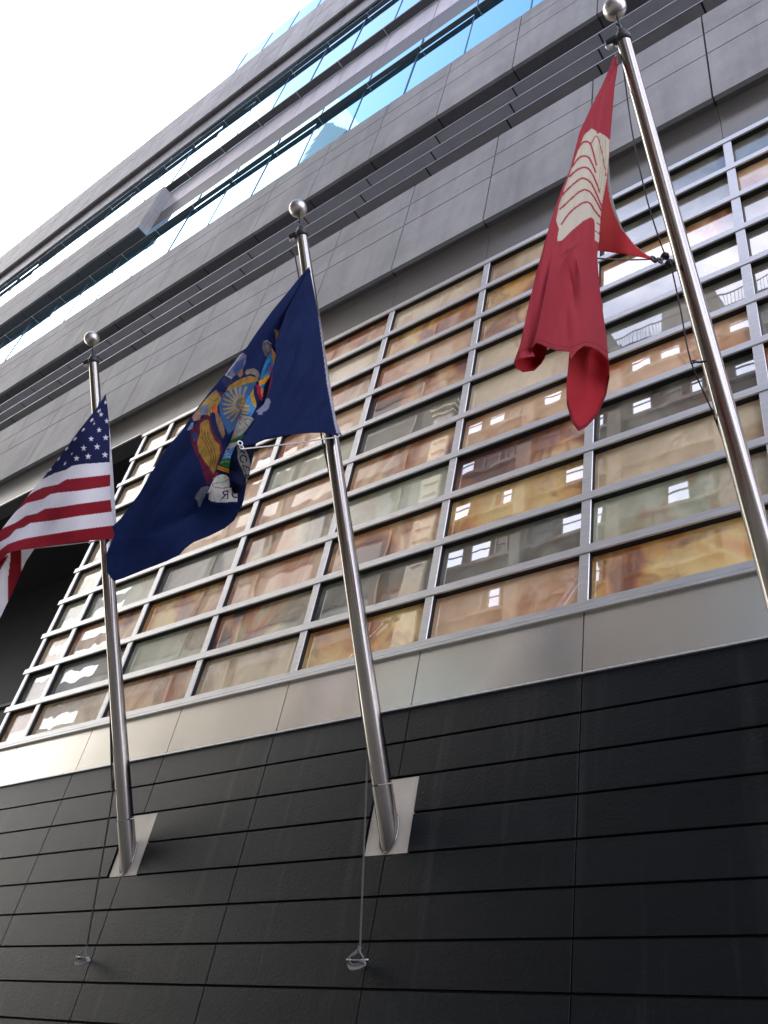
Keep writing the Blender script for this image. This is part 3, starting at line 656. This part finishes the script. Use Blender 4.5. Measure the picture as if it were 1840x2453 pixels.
    l([(818,1542),(800,1543),(789,1549),(789,1558),(799,1564),(818,1565)],2.6,K); l([(806,1564),(795,1575),(788,1586),(781,1588)],2.8,K)
    l([(873,1541),(860,1542),(850,1550),(847,1562),(851,1576),(862,1583),(874,1583)],3.2,K)
    m=(C[:,0]+C[:,1]>.05); rg=np.random.RandomState(4)
    def vn(sc):
        g=rg.rand(400,400); x=V[:,0]/sc; y=V[:,1]/sc*.8+V[:,0]/sc*.3; xi=x.astype(int)%399; yi=y.astype(int)%399; fx=x-np.floor(x); fy=y-np.floor(y)
        return (g[yi,xi]*(1-fx)+g[yi,xi+1]*fx)*(1-fy)+(g[yi+1,xi]*(1-fx)+g[yi+1,xi+1]*fx)*fy
    t=.62+.45*vn(9.)+.35*vn(3.6); C[m,:3]*=t[m,None]
    for k,sc in((0,6.),(2,5.)): C[m,k]*=(.85+.3*vn(sc))[m]
    C[:,:3]=np.clip(C[:,:3],0,.93)
def paintT(V,C):
    poly(C,V,[(1395,380),(1430,560),(1460,760),(1560,1180),(1515,1172),(1498,1100),(1478,990),(1452,850),(1430,660),(1408,500)],(.55,.57,.64),TA)
    poly(C,V,[(993,1000),(1005,985),(1045,955),(1082,948),(1092,968),(1080,1010),(1062,1032),(1040,1036),(1040,1052),(1012,1054),(1012,1036),(985,1030)],(.30,.33,.45),TA)
    line(C,V,[(1010,1005),(1060,1000)],1,(.2,.22,.35),TA); line(C,V,[(1045,958),(1042,985)],1,(.2,.22,.35),TA)
    poly(C,V,[(1075,880),(1100,790),(1108,760),(1100,850),(1082,910),(1060,960),(1052,975)],(.15,.02,.06),TA)
    line(C,V,[(1200,606),(1300,604),(1420,612)],1,(.005,.01,.05),TA)
def paintF(V,C):
    G=(.34,.35,.33); K=(.012,.014,.025)
    poly(C,V,[(500,860),(560,880),(640,900),(690,1020),(720,1130),(745,1230),(732,1300),(705,1370),(700,1440),(655,1555),(640,1450),(600,1300),(550,1200),(508,1080),(505,960)],G,TZ)
    def l(p,w): line(C,V,p,w,K,TZ)
    l([(532,905),(628,1005)],2.6); l([(600,935),(545,1000)],1.5)
    l([(660,1140),(672,1105),(655,1060),(610,1035),(565,1052),(552,1095),(570,1140),(608,1165)],3.0); l([(608,1165),(598,1160)],2)
    l([(600,1215),(712,1255)],2.6); l([(602,1205),(600,1235)],1.6); l([(600,1215),(630,1310)],2.0) ; l([(655,1235),(672,1275)],1.6); l([(705,1250),(718,1305)],2.0); l([(630,1310),(655,1312)],1.5)
    l([(668,1395),(720,1375)],2.4); l([(668,1395),(685,1455)],2.2); l([(666,1382),(672,1412)],1.5)
def crease(V,T,pts,amp,w,fade=90,open_end=False):
    q=[T(*p) for p in pts]; ys=[p[1] for p in q]; y0,y1=min(ys),max(ys); f=min(fade,(y1-y0)*.45)
    k=np.clip((V[:,1]-y0)/f,0,1); 
    if not open_end: k=k*np.clip((y1-V[:,1])/f,0,1)
    k=k*k*(3-2*k); d=segdist(V,q); return amp*k*(1-np.tanh(d/w))
def cA(pts): return [(*TA(x,y),d) for x,y,d in pts]
fT=tps(cA([(1340,105,-4.19),(1395,395,-4.19),(1452,760,-4.18),(1542,1170,-4.17),(1330,1170,-4.09),(1050,1215,-4.12),(893,1228,-4.13),(1100,900,-4.16),(1240,300,-4.22),(1128,650,-4.20),(1300,800,-4.10),(1250,550,-4.15)]))
def depthT(V):
    u=(V[:,0]-690)*.75+(V[:,1]-640)*.35
    return .10+crease(V,TA,[(1340,120),(1260,320),(1180,560)],.03,9)+crease(V,TA,[(1345,200),(1300,420),(1240,700),(1120,1000)],-.02,14)+crease(V,TA,[(1000,1225),(1200,1150),(1480,1150)],.015,10)+fT(V)+.006*np.sin(u/14.)+.003*np.sin(u/5.1+V[:,1]/31)
fS=tps(cA([(1340,105,-4.20),(1290,330,-4.26),(1200,560,-4.28),(1150,860,-4.24),(1060,1080,-4.21),(960,1190,-4.20),(930,1300,-4.22),(935,1480,-4.30),(895,1665,-4.42),(700,1830,-4.58),(510,1950,-4.68),(300,2040,-4.84),(90,2120,-4.96),(40,1950,-4.95),(250,1560,-4.78),(430,1260,-4.62),(600,1040,-4.52),(800,790,-4.42),(1000,530,-4.33),(1200,270,-4.25),
 (1040,760,-4.31),(960,930,-4.335),(880,1100,-4.36),(820,1250,-4.40),(755,1390,-4.44),(680,1570,-4.53),(840,900,-4.38),(700,1150,-4.45),(600,1400,-4.53),(960,1030,-4.27),(900,1180,-4.29),(830,1350,-4.33),(780,1560,-4.42),(450,1650,-4.66),(250,1850,-4.82),(620,1700,-4.63)]))
def depthS(V):
    u=(V[:,0]-500)*.85+(V[:,1]-1000)*.5
    return .10+fS(V)+.010*np.sin(u/26.)+.004*np.sin(u/9+V[:,1]/50)+crease(V,TA,[(1060,700),(1030,800),(960,930),(880,1100),(820,1250),(755,1390),(690,1560)],-.015,7)+crease(V,TA,[(1320,150),(1180,380),(960,680),(760,960),(500,1330),(250,1720)],.03,12)+crease(V,TA,[(700,1500),(600,1680),(420,1800),(120,1860)],-.03,22)+crease(V,TA,[(560,1300),(420,1560),(260,1800),(110,1990)],.035,26)+crease(V,TA,[(1290,260),(1150,500),(1010,720)],-.02,8)
fF=tps(cA([(893,1226,-4.15),(1000,1238,-4.22),(955,1440,-4.32),(938,1500,-4.36),(905,1650,-4.50),(826,1400,-4.30),(845,1540,-4.36),(890,1380,-4.22),(900,1500,-4.28)]))
NY=empty('flag',tuple(atx(742,645,-4.19))); tag(NY,'dark blue flag with a painted coat of arms in its folds, on the middle pole','flag','flags hanging from the poles')
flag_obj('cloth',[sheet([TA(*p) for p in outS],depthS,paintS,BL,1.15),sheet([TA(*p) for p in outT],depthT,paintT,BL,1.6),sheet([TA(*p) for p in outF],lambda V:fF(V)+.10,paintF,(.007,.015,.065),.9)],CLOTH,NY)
rn=atx(575,1062,-4.02)
fpart(ring(ring(MB(),rn,.018,.006),rn+Vector((0,.025,-.02)),.014,.005),'grommet_ring',TRIM,NY)
hk=atx(813,1042,-4.07); fpart(ring(MB(),hk,.018,.007),'snap_hook',RUBBER,NY)
tether(rn+Vector((0,.03,-.03)),hk+Vector((0,0,-.02)),'white rope under the bottom edge of the dark blue flag, to its pole')
# ---- red flag
TC=lambda x,y:(1180+.434*x,100+.434*y)
RD=(.44,.044,.064)
outR=[(690,62),(694,110),(672,260),(660,400),(650,520),(642,650),(627,800),(602,950),(588,1100),(577,1180),(590,1350),(610,1500),(630,1640),(640,1765),(622,1738),(580,1702),(540,1686),(505,1680),(465,1708),(432,1755),(424,1735),(425,1712),(350,1703),(300,1688),(270,1672),(240,1662),(215,1695),(232,1738),(190,1742),(150,1750),(119,1765),(150,1680),(200,1450),(240,1280),(290,1100),(330,960),(380,820),(430,700),(480,500),(540,370),(600,250),(640,160),(678,68)]
outR2=[(500,1560),(560,1600),(625,1680),(642,1765),(646,1850),(628,1950),(582,2060),(520,2125),(475,2150),(438,2100),(410,2000),(408,1900),(425,1712),(440,1640)]
outR3=[(215,1640),(300,1675),(303,1690),(290,1740),(270,1775),(230,1815),(170,1824),(125,1798),(119,1765),(150,1690)]
outH=[(640,640),(650,780),(662,860),(682,940),(722,1040),(782,1120),(850,1175),(892,1194),(885,1203),(820,1190),(750,1176),(650,1162),(570,1152),(560,1000),(590,820),(620,680)]
CRM=(.66,.62,.52)
def paintR(V,C):
    def p(pts,c): poly(C,V,pts,c,TC)
    def l(pts,w,c): line(C,V,pts,w,c,TC)
    p([(548,478),(572,495),(578,512),(592,500),(606,512),(622,520),(648,545),(645,600),(628,760),(602,900),(590,1030),(586,1110),(565,1096),(562,985),(542,968),(500,990),(440,1040),(395,1085),(380,1098),(356,1102),(360,1060),(366,1035),(350,988),(366,905),(400,800),(440,690),(475,590),(505,515)],CRM)
    A=[[(455,625),(485,570),(512,552),(538,562),(552,600),(562,640),(572,680)],[(440,690),(470,648),(500,632),(530,640),(552,680),(568,720)],[(425,745),(460,712),(500,694),(530,703),(555,740),(580,800),(590,830)],[(384,848),(430,800),(480,760),(508,756),(538,775),(560,812),(585,870),(604,915)],[(372,925),(420,880),(470,835),(505,818),(535,828),(562,862),(590,915),(604,940)],[(380,1008),(425,945),(480,900),(515,886),(540,895),(562,930),(590,965),(602,975)],[(545,560),(575,520),(600,600),(620,700),(625,740)],[(575,1000),(592,1012)],[(568,1045),(590,1062)]]
    for k,a in enumerate(A): l([(q[0],q[1]) for q in spline([(x,y,0) for x,y in a],6)],4.0 if k<6 else 2.4,(.42,.04,.04))
    for x in(592,606,622): l([(x,520),(x+2,700),(x-14,840)],1.2,(.45,.38,.25))  # cloth fold shade painted as thin darker lines on the emblem
    l([(120,1730),(170,1705),(215,1690)],1.6,(.26,.012,.025)); l([(240,1640),(330,1672),(425,1690),(470,1672),(510,1655),(580,1672),(630,1715)],1.6,(.27,.012,.025)); l([(240,1655),(330,1690),(425,1705)],1.2,(.27,.012,.025))
    l([(680,110),(668,150),(655,170),(640,215)],2,(.3,.015,.03)); p([(692,62),(700,90),(690,130),(682,100)],(.6,.58,.56))
    poly(C,V,[(672,60),(700,55),(700,75),(676,82)],(.6,.58,.56),TC)
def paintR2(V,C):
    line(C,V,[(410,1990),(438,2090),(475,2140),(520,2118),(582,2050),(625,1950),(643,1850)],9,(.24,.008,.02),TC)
def paintH(V,C):
    poly(C,V,[(630,600),(700,600),(900,1190),(893,1196),(870,1186),(830,1165),(770,1108),(708,1030),(672,952),(650,880),(638,800)],(.52,.50,.50),TC)
def cC(pts): return [(*TC(x,y),d) for x,y,d in pts]
# crest line down the middle, sides rolling back
def depthR(V):
    x=(V[:,0]-1180)/.434; y=(V[:,1]-100)/.434
    L=np.interp(y,[62,370,700,960,1280,1760],[690,540,430,330,240,120]); R=np.interp(y,[62,520,950,1180,1500,1760],[694,648,602,577,610,640])
    w=np.maximum(R-L,12); u=np.clip((x-L)/w,-.05,1.05); b=np.interp(y,[62,500,1000,1400,1800],[-1.19,-1.26,-1.325,-1.37,-1.42])
    b=b+.004*np.sin(y/140.); k=np.clip((y-1050)/600,0,1); k=k*k*(3-2*k)
    d=b-.16*(w/500)*np.abs(u-.6)**1.7+k*.024*np.cos(2*math.pi*(u*1.5-.15))
    d+=.0022*np.sin(u*19+y/170)*np.clip(w/300,0,1)+.0015*np.sin(u*41-y/90)
    return d+crease(V,TC,[(345,1110),(300,1330),(255,1560),(222,1690)],.026,10,120,True)+crease(V,TC,[(440,1060),(400,1200),(350,1300)],.006,8,60)+crease(V,TC,[(560,1000),(585,1250),(610,1560)],.012,9)+crease(V,TC,[(400,1150),(440,1350),(470,1600)],-.016,14,150)+crease(V,TC,[(430,1090),(490,1300),(500,1500)],.012,12,120)+crease(V,TC,[(370,1180),(460,1120),(540,1080)],.006,7,30)+crease(V,TC,[(660,180),(600,420),(560,700),(545,980)],.010,10)
fR2=tps(cC([(500,1560,-1.48),(642,1765,-1.49),(646,1850,-1.50),(582,2060,-1.53),(475,2150,-1.50),(408,1950,-1.48),(425,1712,-1.47),(520,1850,-1.60),(500,2000,-1.57),(560,1750,-1.58)]))
fR3=tps(cC([(215,1640,-1.50),(303,1690,-1.49),(270,1775,-1.53),(170,1824,-1.57),(119,1765,-1.53),(200,1770,-1.59),(240,1740,-1.58)]))
fH=tps(cC([(640,640,-1.36),(662,860,-1.30),(722,1040,-1.25),(892,1196,-1.19),(750,1176,-1.26),(570,1152,-1.44),(590,820,-1.42)]))
RF=empty('flag',tuple(atx(1479,127,-1.19))); tag(RF,'red flag with a cream striped emblem, folded and hanging at the right','flag','flags hanging from the poles')
flag_obj('cloth',[sheet([TC(*p) for p in outR],depthR,paintR,RD,1.3),sheet([TC(*p) for p in outR2],fR2,paintR2,(.46,.02,.03),2.2),sheet([TC(*p) for p in outR3],fR3,lambda V,C:None,(.46,.02,.03),2.2),sheet([TC(*p) for p in outH],fH,paintH,(.66,.06,.07),2.0)],CLOTH,RF)
h3=atx(1566,621,-1.19)
fpart(ring(ring(MB(),h3,.02,.008),h3+Vector((.03,.02,-.01)),.018,.007),'snap_hook',RUBBER,RF)
sw=atx(1481,112,-1.19); fpart(ring(MB().tube([sw,sw+Vector((0,0,.09))],.006,8),sw,.016,.006),'swivel',TRIM,RF)
tether(atx(1430,619,-1.44),h3,'grey rope behind the red flag, from its fold to the hook',mat=ROPEC)
# ------------------------------------------------------------ street buildings opposite (seen mirrored in the glass)
YO=-13.
def bpart(mb,name,mat,root,bev=0):
    o=mb.build(name,mat,None,bev); o.parent=root; o.matrix_parent_inverse=Matrix.Translation([-c for c in root.location]); return o
BR=m_wall('tan_brick',(.12,.086,.066),6); CRE=m_wall('cream_stone',(.66,.58,.44)); PIE=m_wall('pier_stone',(.095,.07,.05)); TRI=m_wall('trim_stone',(.20,.16,.13)); BRZ=m_wall('bronze_wall',(.06,.043,.032)); DRAPE=m_wall('window_blind',(.20,.17,.15)); WHS=m_wall('white_tower',(.74,.71,.64)); DKT=m_wall('slate_tower',(.035,.05,.07))
ap=empty('apartment_building',(-4,YO,0)); tag(ap,'tan brick apartment block across the street, rows of windows and a roof railing','building')
bpart(MB().box(-19.55,12,YO-14,YO,0,33.7),'wall',BR,ap)
m=MB()
for k in range(12): m.box(-19.56,12.01,YO+.002,YO+.10,3.0+2.68*k-.9,3.0+2.68*k-.72)
bpart(m,'string_course',TRI,ap)
m=MB()
for k in range(8): m.box(-19.5+4.2*k-.28,-19.5+4.2*k+.28,YO+.105,YO+.35,0,33.6)
bpart(m,'pier',TRI,ap)
m=MB(); m.box(-19.4,12,YO-.02,YO+.02,34.55,34.6).box(-19.4,12,YO-.02,YO+.02,33.72,33.76)
for i in range(220): m.box(-19.4+i*.143,-19.4+i*.143+.02,YO-.01,YO+.01,33.72,34.55)
bpart(m,'roof_railing',DARKM,ap)
bpart(MB().box(-17.9,-16.9,YO-3,YO-1,33.7,35.2),'chimney',TRI,ap)
bpart(MB().box(-9.4,-6.9,YO-5,YO-.8,33.7,36.3),'roof_bulkhead',TRI,ap)
protos=[]
for w in(.80,.45):
    fr=MB().box(-w/2-.05,w/2+.05,0,.05,-.06,0).box(-w/2-.05,w/2+.05,0,.05,1.45,1.51).box(-w/2-.05,-w/2,0,.05,0,1.45).box(w/2,w/2+.05,0,.05,0,1.45).box(-w/2,w/2,0,.04,.70,.74).build('window',DARKM)
    pn=MB().box(-w/2,w/2,.005,.015,0,.70).box(-w/2,w/2,.018,.028,.74,1.45).build('pane',OPPG); pd=pn.copy(); pd.data=pn.data.copy(); pd.data.materials[0]=DRAPE; COL.objects.link(pd); protos.append((fr,pn,pd))
wins=[]
for bay in range(7):
    for fl in range(11,-1,-1):
        for dx,t in((1.05,0),(2.35,0),(3.35,1)): wins.append((fl,-19.5+4.2*bay+dx,2.5+2.68*fl-.02-.9+.5,t))
wins.sort(key=lambda q:(-q[0],q[1])); inv=Matrix.Translation((4,-YO,0))
for i,(fl,x,z,t) in enumerate(wins[:99]):
    fr,pn,pd=protos[t]; pn=pn if random.random()<.42 else pd
    w=fr.copy(); COL.objects.link(w); w.location=(x,YO+.003,z); w.parent=ap; w.matrix_parent_inverse=inv
    g=pn.copy(); COL.objects.link(g); g.parent=w; g.location=(0,0,0); g.rotation_euler=(random.uniform(-.01,.01),0,random.uniform(-.01,.01))
m=MB()
for fl,x,z,t in wins[99:]: 
    w=.4 if t==0 else .22; m.box(x-w,x+w,YO+.003,YO+.03,z,z+1.45)
tag(bpart(m,'window',OPPG,ap),kind='stuff')
for q in protos:
    for e in q: bpy.data.objects.remove(e)
tw=empty('stone_tower',(-20.1,YO,0)); tag(tw,'slim cream ornamented stone pier beside the apartment block across the street','tower')
bpart(MB().box(-20.65,-19.6,YO-.8,YO+.5,0,33.4),'shaft',CRE,tw)
m=MB()
for z in(33.4,33.75,34.1): m.box(-20.75-(z-33.4)*.2,-19.5+(z-33.4)*.2,YO-.9,YO+.6+(z-33.4)*.3,z,z+.14)
for k in range(14): m.box(-20.5,-19.75,YO+.501,YO+.53,24+k*.68,24.03+k*.68)
bpart(m,'carved_cap',CRE,tw)
ob=empty('office_block',(-40,YO,0)); tag(ob,'tall bronze office block across the street with pale vertical piers','building')
bpart(MB().box(-43,-20.7,YO-20,YO,0,62),'wall',BRZ,ob)
for k in range(5):
    x=-22.6-4.3*k; bpart(MB().box(x-.2,x+.2,YO+.003,YO+.10,0,62.3),'pier',PIE,ob); bpart(MB().box(x+.205,x+.235,YO+.065,YO+.12,0,62.3),'pier_edge',CRE,ob)
m=MB()
for k in range(18): m.box(-43,-20.8,YO+.002,YO+.04,3+3.4*k,4.3+3.4*k)
bpart(m,'spandrel',BRZ,ob)
bpart(MB().box(-42.9,-20.8,YO+.001,YO+.01,.5,61.5),'glazing',DARKG,ob)
lo=empty('brick_building',(-65,YO,0)); tag(lo,'low brick building across the street, beyond the tall bronze block','building')
bpart(MB().box(-110,-43.3,YO-14,YO,0,13),'wall',BR,lo); bpart(MB().box(-110,-43.3,YO+.002,YO+.3,12.4,13.3),'cornice',TRI,lo)
t1=empty('tower',(-70,-60,0)); tag(t1,'white high-rise tower far beyond the street, catching the sun','building','towers beyond the street')
def tower(root,x0,x1,y0,y1,h,mat,n):
    bpart(MB().box(x0,x1,y0,y1,0,h),'wall',mat,root); m=MB()
    for k in range(n): m.box(x0+.3,x1-.3,y1+.002,y1+.03,4+k*(h-6)/n,4+k*(h-6)/n+1.6)
    bpart(m,'window_strip',OPPG,root)
def mir(px,py,yp,yg=5.17): # point seen in the upper mirror glass at distance plane yp
    r=ray(px,py); t=yp/r[1]; return r[0]*t, 2*yg-yp, r[2]*t+CZ
xa=mir(500,560,60)[0]; xb=mir(735,360,60)[0]; h1=260
tower(t1,xa,xb,-70,-49.6,h1,WHS,50)
t2=empty('tower',(-50,-60,0)); tag(t2,'dark slate high-rise tower with a slanting top, far beyond the street','building','towers beyond the street')
xc=mir(745,350,56)[0]; xd=mir(828,320,56)[0]; zt=mir(805,285,56)[2]
m=MB(); n=0
m.v+=[(xc,-62,0),(xd,-62,0),(xd,-45.6,0),(xc,-45.6,0),(xc,-62,zt+6),(xd,-62,zt-14),(xd,-45.6,zt-14),(xc,-45.6,zt+6)]
m.f+=[(0,1,2,3),(4,5,6,7),(0,1,5,4),(1,2,6,5),(2,3,7,6),(3,0,4,7)]; m.sm+=[0]*6
bpart(m,'wall',DKT,t2)
m=MB()
for k in range(40): m.box(xc+.3,xd-.3,-45.598,-45.57,4+k*3.6,5.7+k*3.6) if 5.7+k*3.6<zt-16 else None
bpart(m,'window_strip',OPPG,t2)
# ------------------------------------------------------------ light
SUN=Vector((-.700,.118,.705)).normalized()
el=math.asin(SUN.z); az=math.atan2(SUN.x,SUN.y)
W=bpy.data.worlds.new('World'); S.world=W; W.use_nodes=True; nt=W.node_tree; bg=nt.nodes['Background']
sky=nt.nodes.new('ShaderNodeTexSky'); sky.sky_type='NISHITA'; sky.sun_disc=False; sky.sun_elevation=el; sky.sun_rotation=az; sky.dust_density=1.5; sky.air_density=1.0
tc=nt.nodes.new('ShaderNodeTexCoord'); mp=nt.nodes.new('ShaderNodeMapping'); mp.inputs['Scale'].default_value=(1,1,2.2); nt.links.new(tc.outputs['Generated'],mp.inputs[0])
cn=noise(nt,mp.outputs[0],2.6,8,.6,.6)
cm=ramp(nt,cn.outputs[0],[(.34,(.3,.3,.3)),(.56,(.95,.95,.95))])
cc=nt.nodes.new('ShaderNodeMix'); cc.data_type='RGBA'; sx=nt.nodes.new('ShaderNodeSeparateXYZ'); nt.links.new(tc.outputs['Generated'],sx.inputs[0]); mr=nt.nodes.new('ShaderNodeMapRange'); mr.inputs[1].default_value=.874; mr.inputs[2].default_value=.84; nt.links.new(sx.outputs[2],mr.inputs[0])
mm=nt.nodes.new('ShaderNodeMath'); mm.operation='MULTIPLY'; nt.links.new(mr.outputs[0],mm.inputs[0]); nt.links.new(cm,mm.inputs[1]); nt.links.new(mm.outputs[0],cc.inputs[0]); nt.links.new(sky.outputs[0],cc.inputs[6]); 
dp=nt.nodes.new('ShaderNodeVectorMath'); dp.operation='DOT_PRODUCT'; nt.links.new(tc.outputs['Generated'],dp.inputs[0]); dp.inputs[1].default_value=(-.96,-.08,.27)
m2=nt.nodes.new('ShaderNodeMapRange'); m2.interpolation_type='SMOOTHSTEP'; m2.inputs[1].default_value=.55; m2.inputs[2].default_value=1.; nt.links.new(dp.outputs['Value'],m2.inputs[0])
c2=nt.nodes.new('ShaderNodeMix'); c2.data_type='RGBA'; nt.links.new(m2.outputs[0],c2.inputs[0]); c2.inputs[6].default_value=(11.2,10.9,12.8,1); c2.inputs[7].default_value=(16,15.2,13.6,1); nt.links.new(c2.outputs[2],cc.inputs[7])
nt.links.new(cc.outputs[2],bg.inputs[0]); bg.inputs[1].default_value=.12
sl=bpy.data.lights.new('sun','SUN'); sl.energy=4.; sl.angle=math.radians(.53); sl.color=(1,.95,.87)
so=bpy.data.objects.new('sun',sl); COL.objects.link(so); so.rotation_euler=SUN.to_track_quat('Z','Y').to_euler(); so.location=(0,0,60)
vs=S.view_settings; vs.view_transform='Standard'; vs.look='None'; vs.gamma=1; vs.exposure=1.62
S.render.engine='CYCLES'
try:
    S.cycles.max_bounces=10; S.cycles.diffuse_bounces=5; S.cycles.glossy_bounces=5; S.cycles.sample_clamp_indirect=6; S.cycles.use_denoising=True
except Exception: pass
